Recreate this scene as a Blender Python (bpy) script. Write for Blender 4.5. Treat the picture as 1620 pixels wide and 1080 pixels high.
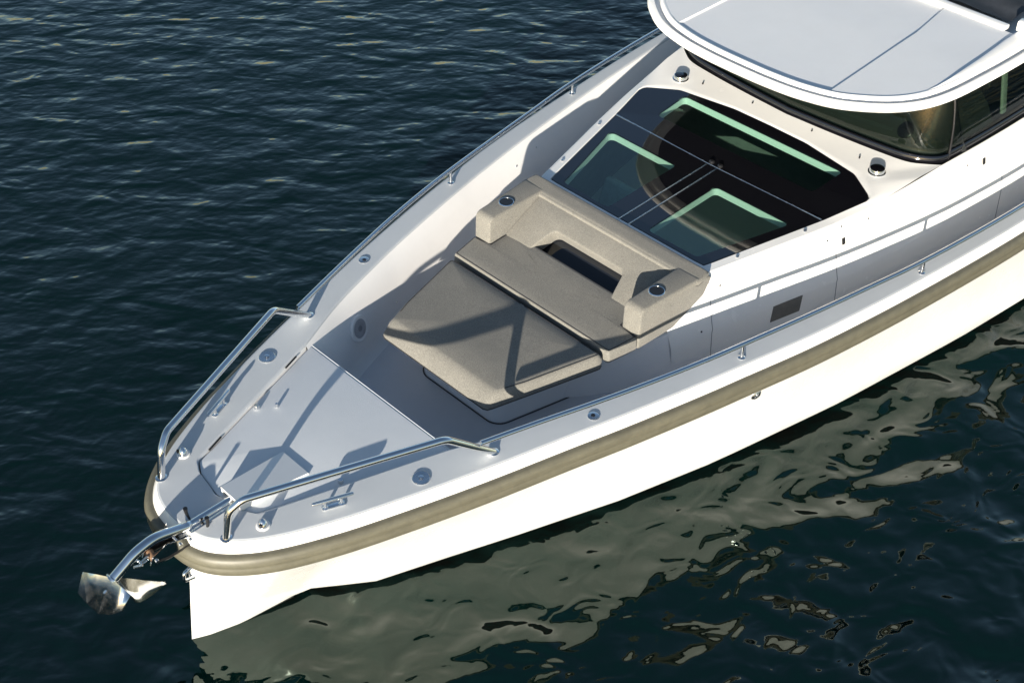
import bpy, bmesh, math, random
import numpy as np
from mathutils import Vector, Matrix

# ------------------------------------------------------------------ camera, sky, sun, exposure
scene = bpy.context.scene
for o in list(bpy.data.objects):
    bpy.data.objects.remove(o)
COL = scene.collection
rad = math.radians

cam_data = bpy.data.cameras.new("camera")
cam = bpy.data.objects.new("camera", cam_data)
COL.objects.link(cam)
scene.camera = cam
cam_data.sensor_width = 36.0
cam_data.lens = 36.0 * 2148.0 / 1620.0
cam_data.clip_start = 0.05
cam_data.clip_end = 6000
right = Vector((0.712, -0.702, 0.002)).normalized()
back = Vector((-0.530, -0.536, 0.657)).normalized()
up = back.cross(right).normalized()
right = up.cross(back).normalized()
M = Matrix((right, up, back)).transposed().to_4x4()
M.translation = Vector((-1.866, -4.392, 6.033))
cam.matrix_world = M

SUN_AZ, SUN_EL = rad(29.0), rad(10.8)          # shadows run aft and to starboard
to_sun = Vector((-math.cos(SUN_AZ) * math.cos(SUN_EL), -math.sin(SUN_AZ) * math.cos(SUN_EL), math.sin(SUN_EL)))

world = bpy.data.worlds.new("World")
scene.world = world
world.use_nodes = True
wn, wl = world.node_tree.nodes, world.node_tree.links
bg = wn["Background"]
sky = wn.new("ShaderNodeTexSky")
sky.sky_type = 'NISHITA'
sky.sun_disc = False
sky.sun_elevation = SUN_EL
sky.sun_rotation = math.atan2(to_sun.x, to_sun.y)
sky.air_density = 0.9
sky.dust_density = 0.5
sky.ozone_density = 1.3
wl.new(sky.outputs[0], bg.inputs[0])
bg.inputs[1].default_value = 0.075

sun_data = bpy.data.lights.new("sun", 'SUN')
sun_data.energy = 5.0
sun_data.angle = rad(0.5)
sun_data.color = (1.0, 0.92, 0.79)
sun = bpy.data.objects.new("sun", sun_data)
COL.objects.link(sun)
sun.rotation_euler = to_sun.to_track_quat('Z', 'Y').to_euler()
sun.location = to_sun * 30

scene.view_settings.view_transform = 'Standard'
scene.view_settings.look = 'None'
scene.view_settings.gamma = 1.0
scene.view_settings.exposure = 1.2
scene.view_settings.use_curve_mapping = False

random.seed(4)

# ------------------------------------------------------------------ materials
def new_mat(name):
    m = bpy.data.materials.new(name)
    m.use_nodes = True
    nt = m.node_tree
    return m, nt.nodes, nt.links, nt.nodes["Principled BSDF"]

def noise(n, l, scale, detail=3.0, rough=0.55, coord=None, dist=0.0):
    t = n.new("ShaderNodeTexNoise")
    t.inputs["Scale"].default_value = scale
    t.inputs["Detail"].default_value = detail
    t.inputs["Roughness"].default_value = rough
    t.inputs["Distortion"].default_value = dist
    if coord is not None:
        l.new(coord, t.inputs["Vector"])
    return t

def ramp(n, l, src, a, b, ca, cb):
    r = n.new("ShaderNodeValToRGB")
    r.color_ramp.elements[0].position = a
    r.color_ramp.elements[1].position = b
    r.color_ramp.elements[0].color = (*ca, 1)
    r.color_ramp.elements[1].color = (*cb, 1)
    l.new(src, r.inputs[0])
    return r

def geo_pos(n):
    return n.new("ShaderNodeNewGeometry").outputs["Position"]

def gelcoat(name, col, rough=0.28, var=0.05, bump=0.0, bscale=400, coat=0.3):
    m, n, l, b = new_mat(name)
    p = geo_pos(n)
    t = noise(n, l, 2.3, 5, 0.6, p)
    c0 = tuple(x * (1 - var) for x in col)
    c1 = tuple(min(1, x * (1 + var * .6)) for x in col)
    r = ramp(n, l, t.outputs["Fac"], 0.3, 0.7, c0, c1)
    l.new(r.outputs[0], b.inputs["Base Color"])
    t2 = noise(n, l, 9, 4, 0.6, p)
    r2 = ramp(n, l, t2.outputs["Fac"], 0.3, 0.75, (rough * .8,) * 3, (rough * 1.35,) * 3)
    l.new(r2.outputs[0], b.inputs["Roughness"])
    b.inputs["Coat Weight"].default_value = coat
    b.inputs["Coat Roughness"].default_value = 0.12
    if bump:
        t3 = noise(n, l, bscale, 2, 0.6, p)
        bp = n.new("ShaderNodeBump")
        bp.inputs["Strength"].default_value = bump
        bp.inputs["Distance"].default_value = 0.002
        l.new(t3.outputs["Fac"], bp.inputs["Height"])
        l.new(bp.outputs[0], b.inputs["Normal"])
    return m

def metal(name, col=(0.80, 0.80, 0.80), rough=0.10):
    m, n, l, b = new_mat(name)
    b.inputs["Base Color"].default_value = (*col, 1)
    b.inputs["Metallic"].default_value = 1.0
    t = noise(n, l, 35, 3, .6, geo_pos(n))
    r = ramp(n, l, t.outputs["Fac"], .3, .7, (rough * .7,) * 3, (rough * 1.4,) * 3)
    l.new(r.outputs[0], b.inputs["Roughness"])
    return m

def plain(name, col, rough=0.5, spec=0.5, var=0.12, scale=20):
    m, n, l, b = new_mat(name)
    t = noise(n, l, scale, 4, .6, geo_pos(n))
    r = ramp(n, l, t.outputs["Fac"], .3, .7, tuple(c * (1 - var) for c in col), tuple(min(1, c * (1 + var)) for c in col))
    l.new(r.outputs[0], b.inputs["Base Color"])
    b.inputs["Roughness"].default_value = rough
    b.inputs["Specular IOR Level"].default_value = spec
    return m

def fabric(name, col):
    m, n, l, b = new_mat(name)
    p = geo_pos(n)
    big = noise(n, l, 5, 4, .6, p)
    fine = noise(n, l, 170, 2, .7, p)
    r1 = ramp(n, l, fine.outputs["Fac"], .25, .75, tuple(c * .62 for c in col), tuple(c * 1.38 for c in col))
    r2 = ramp(n, l, big.outputs["Fac"], .3, .7, (.9, .9, .9), (1.07, 1.06, 1.05))
    mx = n.new("ShaderNodeMix")
    mx.data_type = 'RGBA'
    mx.blend_type = 'MULTIPLY'
    mx.inputs[0].default_value = 1.0
    l.new(r1.outputs[0], mx.inputs[6])
    l.new(r2.outputs[0], mx.inputs[7])
    l.new(mx.outputs[2], b.inputs["Base Color"])
    b.inputs["Roughness"].default_value = 0.9
    b.inputs["Specular IOR Level"].default_value = 0.2
    b.inputs["Sheen Weight"].default_value = 0.15
    h = n.new("ShaderNodeMath")
    h.operation = 'MULTIPLY_ADD'
    l.new(big.outputs["Fac"], h.inputs[0])
    h.inputs[1].default_value = 1.5
    l.new(fine.outputs["Fac"], h.inputs[2])
    bp = n.new("ShaderNodeBump")
    bp.inputs["Strength"].default_value = 0.55
    bp.inputs["Distance"].default_value = 0.0022
    l.new(h.outputs[0], bp.inputs["Height"])
    l.new(bp.outputs[0], b.inputs["Normal"])
    return m

def pane_glass(name, tint, f0=0.07):
    m, n, l, b = new_mat(name)
    n.remove(b)
    out = n["Material Output"]
    tr = n.new("ShaderNodeBsdfTransparent")
    tr.inputs[0].default_value = (*tint, 1)
    gl = n.new("ShaderNodeBsdfGlossy")
    gl.inputs["Roughness"].default_value = 0.012
    # thin-sheet Schlick reflectance, the same from both sides
    geo = n.new("ShaderNodeNewGeometry")
    dt = n.new("ShaderNodeVectorMath")
    dt.operation = 'DOT_PRODUCT'
    l.new(geo.outputs["Normal"], dt.inputs[0])
    l.new(geo.outputs["Incoming"], dt.inputs[1])
    def mth(op, a, b=None):
        q = n.new("ShaderNodeMath")
        q.operation = op
        for k, v in enumerate((a, b)):
            if v is None:
                continue
            if isinstance(v, float):
                q.inputs[k].default_value = v
            else:
                l.new(v, q.inputs[k])
        return q.outputs[0]
    c1 = mth('SUBTRACT', 1.0, mth('ABSOLUTE', dt.outputs["Value"]))
    fac = mth('ADD', mth('MULTIPLY', mth('POWER', c1, 5.0), 0.9), f0)
    t = noise(n, l, 3.0, 2, .5, geo_pos(n))
    bp = n.new("ShaderNodeBump")
    bp.inputs["Strength"].default_value = 0.25
    bp.inputs["Distance"].default_value = 0.004
    l.new(t.outputs["Fac"], bp.inputs["Height"])
    l.new(bp.outputs[0], gl.inputs["Normal"])
    mx = n.new("ShaderNodeMixShader")
    l.new(fac, mx.inputs[0])
    l.new(tr.outputs[0], mx.inputs[1])
    l.new(gl.outputs[0], mx.inputs[2])
    l.new(mx.outputs[0], out.inputs[0])
    return m

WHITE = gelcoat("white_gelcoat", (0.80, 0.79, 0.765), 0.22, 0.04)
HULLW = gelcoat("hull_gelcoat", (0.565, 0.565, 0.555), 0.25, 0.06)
DECK = gelcoat("deck_gelcoat", (0.49, 0.515, 0.54), 0.42, 0.05, 0.25, 500, 0.1)
LINER = gelcoat("liner_gelcoat", (0.76, 0.75, 0.745), 0.38, 0.05, 0.0, 400, 0.15)
NONSKID = gelcoat("nonskid_gelcoat", (0.62, 0.645, 0.67), 0.6, 0.05, 0.3, 260, 0.0)
FLOORM = gelcoat("floor_nonskid", (0.66, 0.65, 0.66), 0.6, 0.06, 0.3, 260, 0.0)
ROOFM = gelcoat("roof_panel", (0.70, 0.71, 0.72), 0.5, 0.03, 0.35, 350, 0.05)
STEEL = metal("polished_steel", (0.78, 0.79, 0.80), 0.09)
STEEL2 = metal("brushed_steel", (0.62, 0.64, 0.66), 0.22)
FABRIC = fabric("woven_fabric", (0.176, 0.170, 0.152))
PIPING = plain("piping_cord", (0.03, 0.03, 0.032), 0.8, 0.2)
BLACK = plain("black_plastic", (0.012, 0.012, 0.013), 0.35)
SEAM = plain("sealant_seam", (0.03, 0.03, 0.035), 0.6)
SEAMG = plain("grey_seam", (0.22, 0.22, 0.24), 0.6)
FRIT = plain("black_glass", (0.005, 0.005, 0.007), 0.02, 1.0, 0.05)
DARKGLASS = plain("smoked_glass", (0.010, 0.012, 0.016), 0.04, 0.6, 0.05)
PANE = pane_glass("green_pane", (0.79, 0.925, 0.865))
WIND = pane_glass("windshield_pane", (0.50, 0.55, 0.51), 0.04)
UPHOL = plain("cabin_upholstery", (0.50, 0.42, 0.26), 0.7, 0.3, 0.06)
UPHOL2 = plain("cabin_grey_cushion", (0.22, 0.22, 0.21), 0.8, 0.2, 0.1)
CABIN = plain("cabin_lining", (0.13, 0.13, 0.125), 0.7, 0.3, 0.1)
DASHM = plain("dash_vinyl", (0.065, 0.07, 0.058), 0.55, 0.4, 0.1)
BOTTOM = plain("antifouling_paint", (0.018, 0.02, 0.018), 0.6)
CANVAS = plain("sunroof_canvas", (0.035, 0.04, 0.048), 0.8, 0.3, 0.25, 9)
COPPER = plain("roller_bronze", (0.20, 0.12, 0.07), 0.35)

def rubber():
    m, n, l, b = new_mat("olive_rubber")
    p = geo_pos(n)
    mp = n.new("ShaderNodeMapping")
    mp.inputs["Scale"].default_value = (1.2, 1.2, 40)
    l.new(p, mp.inputs[0])
    t = noise(n, l, 1.6, 5, .65, mp.outputs[0])
    t2 = noise(n, l, 14, 5, .7, p)
    r = ramp(n, l, t.outputs["Fac"], .25, .75, (.088, .083, .060), (.112, .106, .078))
    r2 = ramp(n, l, t2.outputs["Fac"], .3, .72, (.82, .82, .82), (1.12, 1.12, 1.1))
    mx = n.new("ShaderNodeMix")
    mx.data_type = 'RGBA'
    mx.blend_type = 'MULTIPLY'
    mx.inputs[0].default_value = 1
    l.new(r.outputs[0], mx.inputs[6])
    l.new(r2.outputs[0], mx.inputs[7])
    l.new(mx.outputs[2], b.inputs["Base Color"])
    b.inputs["Roughness"].default_value = 0.5
    return m
RUBBER = rubber()

def water_mat():
    m, n, l, b = new_mat("sea_water")
    p = geo_pos(n)
    b.inputs["Base Color"].default_value = (0.0003, 0.0050, 0.0046, 1)
    b.inputs["Roughness"].default_value = 0.025
    b.inputs["Specular Tint"].default_value = (0.80, 1.0, 0.86, 1)
    b.inputs["IOR"].default_value = 1.42
    b.inputs["Specular IOR Level"].default_value = 0.8

    def mapped(rot, sc):
        mp = n.new("ShaderNodeMapping")
        mp.vector_type = 'TEXTURE'        # rotate first, then stretch along the crests
        mp.inputs["Rotation"].default_value = (0, 0, -rot)
        mp.inputs["Scale"].default_value = tuple(1.0 / q for q in sc)
        l.new(p, mp.inputs[0])
        return mp.outputs[0]

    def mul(a, k):
        q = n.new("ShaderNodeMath")
        q.operation = 'MULTIPLY'
        l.new(a, q.inputs[0])
        if isinstance(k, float):
            q.inputs[1].default_value = k
        else:
            l.new(k, q.inputs[1])
        return q.outputs[0]

    def add(a, c):
        q = n.new("ShaderNodeMath")
        q.operation = 'ADD'
        l.new(a, q.inputs[0])
        l.new(c, q.inputs[1])
        return q.outputs[0]
    # wind ripples die out in the lee on the port side of the hull
    sep = n.new("ShaderNodeSeparateXYZ")
    l.new(p, sep.inputs[0])
    mr = n.new("ShaderNodeMapRange")
    mr.interpolation_type = 'SMOOTHSTEP'
    mr.inputs[1].default_value = -1.2
    mr.inputs[2].default_value = 2.0
    mr.inputs[3].default_value = 0.0
    mr.inputs[4].default_value = 1.0
    l.new(sep.outputs[1], mr.inputs[0])
    wind = mr.outputs[0]
    swell = noise(n, l, 0.55, 1, .4, mapped(rad(-40), (1.0, .6, 1)))
    chop = noise(n, l, 4.2, 1.8, .5, mapped(rad(-42), (1.05, .40, 1)), 0.5)
    chop2 = noise(n, l, 9.0, 1.6, .5, mapped(rad(-58), (1.0, .5, 1)), 0.4)
    wobble = noise(n, l, 2.2, 1.0, .4, mapped(rad(-62), (1.0, .72, 1)), 0.9)
    fine = noise(n, l, 15.0, 2, .5, mapped(rad(-45), (1.0, .6, 1)))
    h = mul(swell.outputs["Fac"], 0.055)
    h = add(h, mul(mul(chop.outputs["Fac"], 0.037), wind))
    h = add(h, mul(mul(chop2.outputs["Fac"], 0.012), wind))
    h = add(h, mul(mul(fine.outputs["Fac"], 0.0040), wind))
    lee = n.new("ShaderNodeMapRange")
    lee.inputs[3].default_value = 1.0
    lee.inputs[4].default_value = 0.3
    l.new(wind, lee.inputs[0])
    h = add(h, mul(mul(wobble.outputs["Fac"], 0.116), lee.outputs[0]))
    h = add(h, mul(fine.outputs["Fac"], 0.0012))
    wob2 = noise(n, l, 5.5, 1.0, .4, mapped(rad(-70), (1.0, .75, 1)), 1.1)
    h = add(h, mul(mul(wob2.outputs["Fac"], 0.024), lee.outputs[0]))
    bp = n.new("ShaderNodeBump")
    bp.inputs["Strength"].default_value = 1.0
    bp.inputs["Distance"].default_value = 1.0
    l.new(h, bp.inputs["Height"])
    l.new(bp.outputs[0], b.inputs["Normal"])
    return m
WATER = water_mat()

# ------------------------------------------------------------------ mesh helpers
def link(name, me, mat, parent=None, loc=None):
    o = bpy.data.objects.new(name, me)
    COL.objects.link(o)
    if mat is not None:
        if isinstance(mat, (list, tuple)):
            for q in mat:
                me.materials.append(q)
        else:
            me.materials.append(mat)
    if parent is not None:
        o.parent = parent
    if loc is not None:
        o.location = loc
    return o

def finish(bm, name, mat, parent=None, sharp=35, loc=None):
    bmesh.ops.remove_doubles(bm, verts=bm.verts, dist=1e-5)
    bmesh.ops.recalc_face_normals(bm, faces=bm.faces)
    for f in bm.faces:
        f.smooth = True
    th = rad(sharp)
    for e in bm.edges:
        if len(e.link_faces) == 2 and e.calc_face_angle(0) > th:
            e.smooth = False
    me = bpy.data.meshes.new(name)
    bm.to_mesh(me)
    bm.free()
    return link(name, me, mat, parent, loc)

def add_rings(bm, rings, closed=True, cap0=False, cap1=False):
    R = [[bm.verts.new(p) for p in r] for r in rings]
    n = len(R[0])
    for a, b in zip(R[:-1], R[1:]):
        for i in range(n if closed else n - 1):
            j = (i + 1) % n
            try:
                bm.faces.new((a[i], a[j], b[j], b[i]))
            except ValueError:
                pass
    if cap0:
        bm.faces.new(R[0][::-1])
    if cap1:
        bm.faces.new(R[-1])
    return R

def loft(name, rings, mat, parent=None, closed=True, cap0=False, cap1=False, sharp=35):
    bm = bmesh.new()
    add_rings(bm, rings, closed, cap0, cap1)
    return finish(bm, name, mat, parent, sharp)

def catmull(pts, per=8, closed=False):
    P = np.array(pts, float)
    n = len(P)
    out = []
    rng = range(n if closed else n - 1)
    for i in rng:
        if closed:
            p0, p1, p2, p3 = P[(i - 1) % n], P[i], P[(i + 1) % n], P[(i + 2) % n]
        else:
            p1, p2 = P[i], P[i + 1]
            p0 = P[i - 1] if i > 0 else 2 * p1 - p2
            p3 = P[i + 2] if i + 2 < n else 2 * p2 - p1
        t0 = 0.0
        t1 = t0 + max(np.linalg.norm(p1 - p0), 1e-6) ** .5
        t2 = t1 + max(np.linalg.norm(p2 - p1), 1e-6) ** .5
        t3 = t2 + max(np.linalg.norm(p3 - p2), 1e-6) ** .5
        for k in range(per):
            t = t1 + (t2 - t1) * k / per
            A1 = (t1 - t) / (t1 - t0) * p0 + (t - t0) / (t1 - t0) * p1
            A2 = (t2 - t) / (t2 - t1) * p1 + (t - t1) / (t2 - t1) * p2
            A3 = (t3 - t) / (t3 - t2) * p2 + (t - t2) / (t3 - t2) * p3
            B1 = (t2 - t) / (t2 - t0) * A1 + (t - t0) / (t2 - t0) * A2
            B2 = (t3 - t) / (t3 - t1) * A2 + (t - t1) / (t3 - t1) * A3
            out.append((t2 - t) / (t2 - t1) * B1 + (t - t1) / (t2 - t1) * B2)
    if not closed:
        out.append(P[-1])
    return np.array(out)

def resample(P, n):
    P = np.array(P, float)
    d = np.r_[0, np.cumsum(np.linalg.norm(np.diff(P, axis=0), axis=1))]
    t = np.linspace(0, d[-1], n)
    return np.stack([np.interp(t, d, P[:, k]) for k in range(P.shape[1])], 1)

def fillet(pts, rads, seg=6, closed=False):
    """round the corners of a polyline (2D or 3D)"""
    P = [np.array(p, float) for p in pts]
    n = len(P)
    if not hasattr(rads, '__len__'):
        rads = [rads] * n
    out = []
    for i in range(n):
        if not closed and i in (0, n - 1):
            out.append(P[i])
            continue
        a, b, c = P[(i - 1) % n], P[i], P[(i + 1) % n]
        r = rads[i]
        u, v = a - b, c - b
        lu, lv = np.linalg.norm(u), np.linalg.norm(v)
        if r <= 0 or lu < 1e-6 or lv < 1e-6:
            out.append(b)
            continue
        u, v = u / lu, v / lv
        ang = math.acos(max(-1, min(1, float(u @ v))))
        if ang > math.pi - .02:
            out.append(b)
            continue
        d = min(r / math.tan(ang / 2), lu * .48, lv * .48)
        r2 = d * math.tan(ang / 2)
        bis = (u + v) / np.linalg.norm(u + v)
        cen = b + bis * (r2 / math.sin(ang / 2))
        s0, s1 = b + u * d - cen, b + v * d - cen
        tot = math.pi - ang
        for k in range(seg + 1):
            t = k / seg
            w = (math.sin((1 - t) * tot) * s0 + math.sin(t * tot) * s1) / math.sin(tot)
            out.append(cen + w)
    return out

def tube_bm(bm, path, r, res=12, caps=True):
    P = np.array(path, float)
    n = len(P)
    if not hasattr(r, '__len__'):
        r = [r] * n
    T = np.zeros_like(P)
    T[1:-1] = P[2:] - P[:-2]
    T[0] = P[1] - P[0]
    T[-1] = P[-1] - P[-2]
    T /= np.linalg.norm(T, axis=1)[:, None]
    ref = np.array([0, 0, 1.0]) if abs(T[0][2]) < .9 else np.array([0, 1.0, 0])
    N = np.cross(T[0], ref)
    N /= np.linalg.norm(N)
    rings = []
    for i in range(n):
        N = N - T[i] * (N @ T[i])
        N /= np.linalg.norm(N)
        B = np.cross(T[i], N)
        rings.append([tuple(P[i] + r[i] * (math.cos(a) * N + math.sin(a) * B)) for a in np.linspace(0, 2 * math.pi, res, endpoint=False)])
    add_rings(bm, rings, True, caps, caps)

def tube(name, path, r, mat, parent=None, res=12):
    bm = bmesh.new()
    tube_bm(bm, path, r, res)
    return finish(bm, name, mat, parent, 50)

def lathe(name, prof, mat, parent=None, loc=(0, 0, 0), axis=(0, 0, 1), seg=28, sharp=35):
    """prof: list of (radius, height)"""
    q = Vector((0, 0, 1)).rotation_difference(Vector(axis))
    rings = []
    for r, h in prof:
        ring = []
        for k in range(seg):
            a = 2 * math.pi * k / seg
            v = q @ Vector((max(r, 1e-4) * math.cos(a), max(r, 1e-4) * math.sin(a), h))
            ring.append(tuple(v + Vector(loc)))
        rings.append(ring)
    return loft(name, rings, mat, parent, True, True, True, sharp)

def box_bm(bm, c, s, R=None, bev=0.0, seg=2):
    r = bmesh.ops.create_cube(bm, size=1.0)
    vs = r['verts']
    bmesh.ops.scale(bm, vec=s, verts=vs)
    if bev:
        es = list({e for v in vs for e in v.link_edges})
        g = bmesh.ops.bevel(bm, geom=es, offset=bev, segments=seg, affect='EDGES', profile=.5)
        vs = list({v for f in g['faces'] for v in f.verts} | {v for v in vs if v.is_valid})
    if R is not None:
        bmesh.ops.rotate(bm, verts=vs, matrix=R)
    bmesh.ops.translate(bm, vec=c, verts=vs)

def box(name, c, s, mat, parent=None, R=None, bev=0.0, seg=2):
    bm = bmesh.new()
    box_bm(bm, c, s, R, bev, seg)
    return finish(bm, name, mat, parent)

def prism(name, poly, f0, f1, mat, parent=None, bev=0.0, seg=3, sharp=35):
    """extrude a planar outline: f0(p), f1(p) map an outline point to its two 3D ends"""
    bm = bmesh.new()
    a = [bm.verts.new(f0(p)) for p in poly]
    b = [bm.verts.new(f1(p)) for p in poly]
    n = len(poly)
    bm.faces.new(a[::-1])
    bm.faces.new(b)
    for i in range(n):
        bm.faces.new((a[i], a[(i + 1) % n], b[(i + 1) % n], b[i]))
    bmesh.ops.recalc_face_normals(bm, faces=bm.faces)
    if bev:
        es = [e for e in bm.edges if e.calc_face_angle(0) > rad(28)]
        bmesh.ops.bevel(bm, geom=es, offset=bev, segments=seg, affect='EDGES', profile=.5, clamp_overlap=True)
    return finish(bm, name, mat, parent, sharp)

def mirror(pts):
    return [(p[0], -p[1], *p[2:]) for p in pts]

def empty(name, loc, label, cat, group=None):
    o = bpy.data.objects.new(name, None)
    COL.objects.link(o)
    o.location = loc
    o.empty_display_size = 0.2
    o["label"] = label
    o["category"] = cat
    if group:
        o["group"] = group
    return o

# ------------------------------------------------------------------ the sea
bm = bmesh.new()
S = 2500.0
vs = [bm.verts.new(p) for p in ((-S, -S, 0), (S, -S, 0), (S, S, 0), (-S, S, 0))]
bm.faces.new(vs)
water = finish(bm, "water", WATER)
water["kind"] = "structure"
water["label"] = "dark teal rippled sea around the white motorboat"

# ------------------------------------------------------------------ the boat: x runs aft, y to starboard, z up, waterline at 0
boat = empty("motorboat", (0, 0, 0), "white motorboat with olive rubber fender, open bow cockpit and hardtop cabin", "boat")

def zs(x):
    return float(np.interp(x, [0, 2, 3, 4.6, 7, 9], [.920, .918, .905, .862, .81, .79]))

A_KEY = [(.112, 0), (.114, .06), (.124, .135), (.152, .215), (.22, .305), (.363, .42), (.649, .562), (1.018, .698),
         (1.44, .835), (1.918, .973), (2.255, 1.070), (2.8, 1.210), (3.08, 1.274), (3.53, 1.372), (4.0, 1.452), (4.5, 1.522), (5.56, 1.638), (7.0, 1.70), (8.8, 1.67)]
A = catmull(A_KEY, 7)
def normals2(P):
    T = np.gradient(P, axis=0)
    T /= np.linalg.norm(T, axis=1)[:, None]
    N = np.stack([-T[:, 1], T[:, 0]], 1)
    return N
AN = normals2(A)
AN[0] = (-1, 0)
def yA(x):
    return float(np.interp(x, A[:, 0], A[:, 1]))

# full outline, port stern -> bow -> starboard stern
AF = np.vstack([A[::-1] * [1, -1], A[1:]])
NF = np.vstack([AN[::-1] * [1, -1], AN[1:]])
def off(i, d, dz):
    p = AF[i] + NF[i] * d
    return (p[0], p[1], zs(AF[i][0]) + dz)
NST = len(AF)

# inner edge of the gunwale cap: round the locker hatch, then along the bulwark
HATCH_PATH = np.array(fillet([(.362, 0), (.388, .175), (.43, .255), (1.40, .588)], [0, .04, .05, 0], 5))
I_X = [1.40, 1.755, 2.1, 2.43, 3.33, 4.2, 5.09, 6.0, 8.8]
I_Y = [.588, .742, .856, .955, 1.174, 1.344, 1.482, 1.57, 1.55]
IX = catmull(list(zip(I_X, I_Y)), 8)
def yI(x):
    return float(np.interp(x, IX[:, 0], IX[:, 1]))
kcut = int(np.argmin(abs(A[:, 0] - 1.40)))
I_half = np.zeros_like(A)
arc = np.r_[0, np.cumsum(np.linalg.norm(np.diff(A[:kcut + 1], axis=0), axis=1))]
arc /= arc[-1]
hp = resample(HATCH_PATH, 400)
for i in range(len(A)):
    if i <= kcut:
        I_half[i] = hp[int(round(arc[i] * 399))]
    else:
        I_half[i] = (A[i][0], yI(A[i][0]))
IF = np.vstack([I_half[::-1] * [1, -1], I_half[1:]])

def inn(i, d, dz):
    """point beside the inner edge, d metres inboard"""
    p = IF[i].copy()
    s = 1 if p[1] >= 0 else -1
    if abs(i - (len(A) - 1)) <= 4:
        p[0] += d
    else:
        p[1] -= s * min(d, abs(p[1]))
    return (p[0], p[1], zs(AF[i][0]) + dz)

# gunwale cap with rounded shoulder and the white sheer chamfer
rings = []
for d, dz in ((-.012, 0), (.0, -.002)):
    pass
mid = lambda i, t: tuple(np.array(off(i, -.014, 0)) * (1 - t) + np.array(inn(i, -.012, 0)) * t)
cap_rings = [[inn(i, 0, -.012) for i in range(NST)], [inn(i, -.004, -.003) for i in range(NST)], [inn(i, -.014, 0) for i in range(NST)],
             [mid(i, .66) for i in range(NST)], [mid(i, .33) for i in range(NST)], [off(i, -.014, 0) for i in range(NST)], [off(i, -.004, -.003) for i in range(NST)]]
gunwale = loft("gunwale", cap_rings, DECK, boat, closed=False, sharp=11)
loft("sheer_strip", [[off(i, -.0035, -.0045) for i in range(NST)], [off(i, .006, -.014) for i in range(NST)], [off(i, .026, -.05) for i in range(NST)],
                     [off(i, .03, -.075) for i in range(NST)], [off(i, .012, -.13) for i in range(NST)]], WHITE, boat, closed=False, sharp=60)

# rubber fender, a D-section that runs round the whole sheer
FS = [(.022, -.064), (.044, -.060), (.060, -.064), (.072, -.078), (.078, -.100), (.0765, -.118), (.0740, -.124), (.0775, -.131), (.078, -.155), (.072, -.178), (.060, -.192), (.042, -.197), (.012, -.197)]
loft("fender", [[off(i, d, dz) for i in range(NST)] for d, dz in FS], RUBBER, boat, closed=False, sharp=70)

# hull shell
DW = np.array([(.048, 0), (.134, .042), (.325, .105), (.617, .175), (.919, .335), (1.403, .53), (1.846, .715), (2.4, .93), (3.05, 1.13), (4.04, 1.365), (5.14, 1.565), (5.83, 1.66), (7, 1.70), (8.8, 1.66)])
ss = np.r_[0, .008, .02, .04, .07, .1, .14, .19, .25, .32, .4, .5, .6, .7, .85, 1.0, np.arange(1.2, 8.81, .2)]
def hull_half(sgn):
    rings = []
    for s in ss:
        w = max(0., 1 - s / .85)
        def X(z):
            zz = max(z, -.35)
            return s + w * (.048 + .16 * zz if zz > 0 else .048 + .5 * zz * zz * 2)
        xt = X(.72)
        ztop = zs(xt) - .165
        yt = (yA(xt) + .012) * min(1, math.sqrt(s / .34))
        xw = X(0)
        yw = float(np.interp(xw, DW[:, 0], DW[:, 1])) if s > 0 else 0
        zc = float(np.interp(xw, [.048, .325, .62, 1.0, 2, 9], [.27, .135, .045, .05, .07, .07]))
        if xw <= .62:
            yc = float(np.interp(xw, [.048, .134, .325, .62], [0, .052, .122, .176]))
        else:
            yc = yw + (yt - yw) / ztop * zc + .035
            k = min(1, (xw - .62) / .3)
            yc = yc * k + .176 * (1 - k) if k < 1 else yc
        if s == 0:
            yt = yc = yw = 0
        row = []
        for t in np.linspace(0, 1, 9):
            z = ztop + (zc - ztop) * t
            y = yt + (yc - yt) * t + (-.018 * math.sin(math.pi * t) if s > 0 else 0) * min(1, s / .4)
            row.append((X(z), sgn * y, z))
        q = 1 if s > 0 else 0
        if xw < .62:
            zm = float(np.interp(xw, [.048, .3, .62], [-.02, .0, .035]))
            ym, yn, zn = yw, yw * .6, -.10
        else:
            ym, zm = yc - .006, zc - .012
            yn, zn = max(yc - .12, 0), -.05
        row.append((X(zm), sgn * ym * q, zm))
        row.append((X(zn), sgn * yn * q, zn))
        row.append((X(-.42), 0, -.42))
        rings.append(row)
    return rings
bm = bmesh.new()
for sg in (1, -1):
    R = add_rings(bm, hull_half(sg), False)
    # transom
bm.verts.ensure_lookup_table()
last = hull_half(1)[-1] + hull_half(-1)[-1][::-1]
tv = [bm.verts.new(p) for p in last]
bmesh.ops.remove_doubles(bm, verts=tv, dist=1e-5)
tv = [v for v in tv if v.is_valid]
bm.faces.new(tv)
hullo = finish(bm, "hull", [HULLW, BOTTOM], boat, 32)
for f in hullo.data.polygons:
    if f.center.z < -.02 or (f.center.x > .62 and f.center.z < .028):
        f.material_index = 1
# stern closing panel of the deck level
box("transom_panel", (8.80, 0, .68), (.05, 3.28, .23), WHITE, boat)

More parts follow.
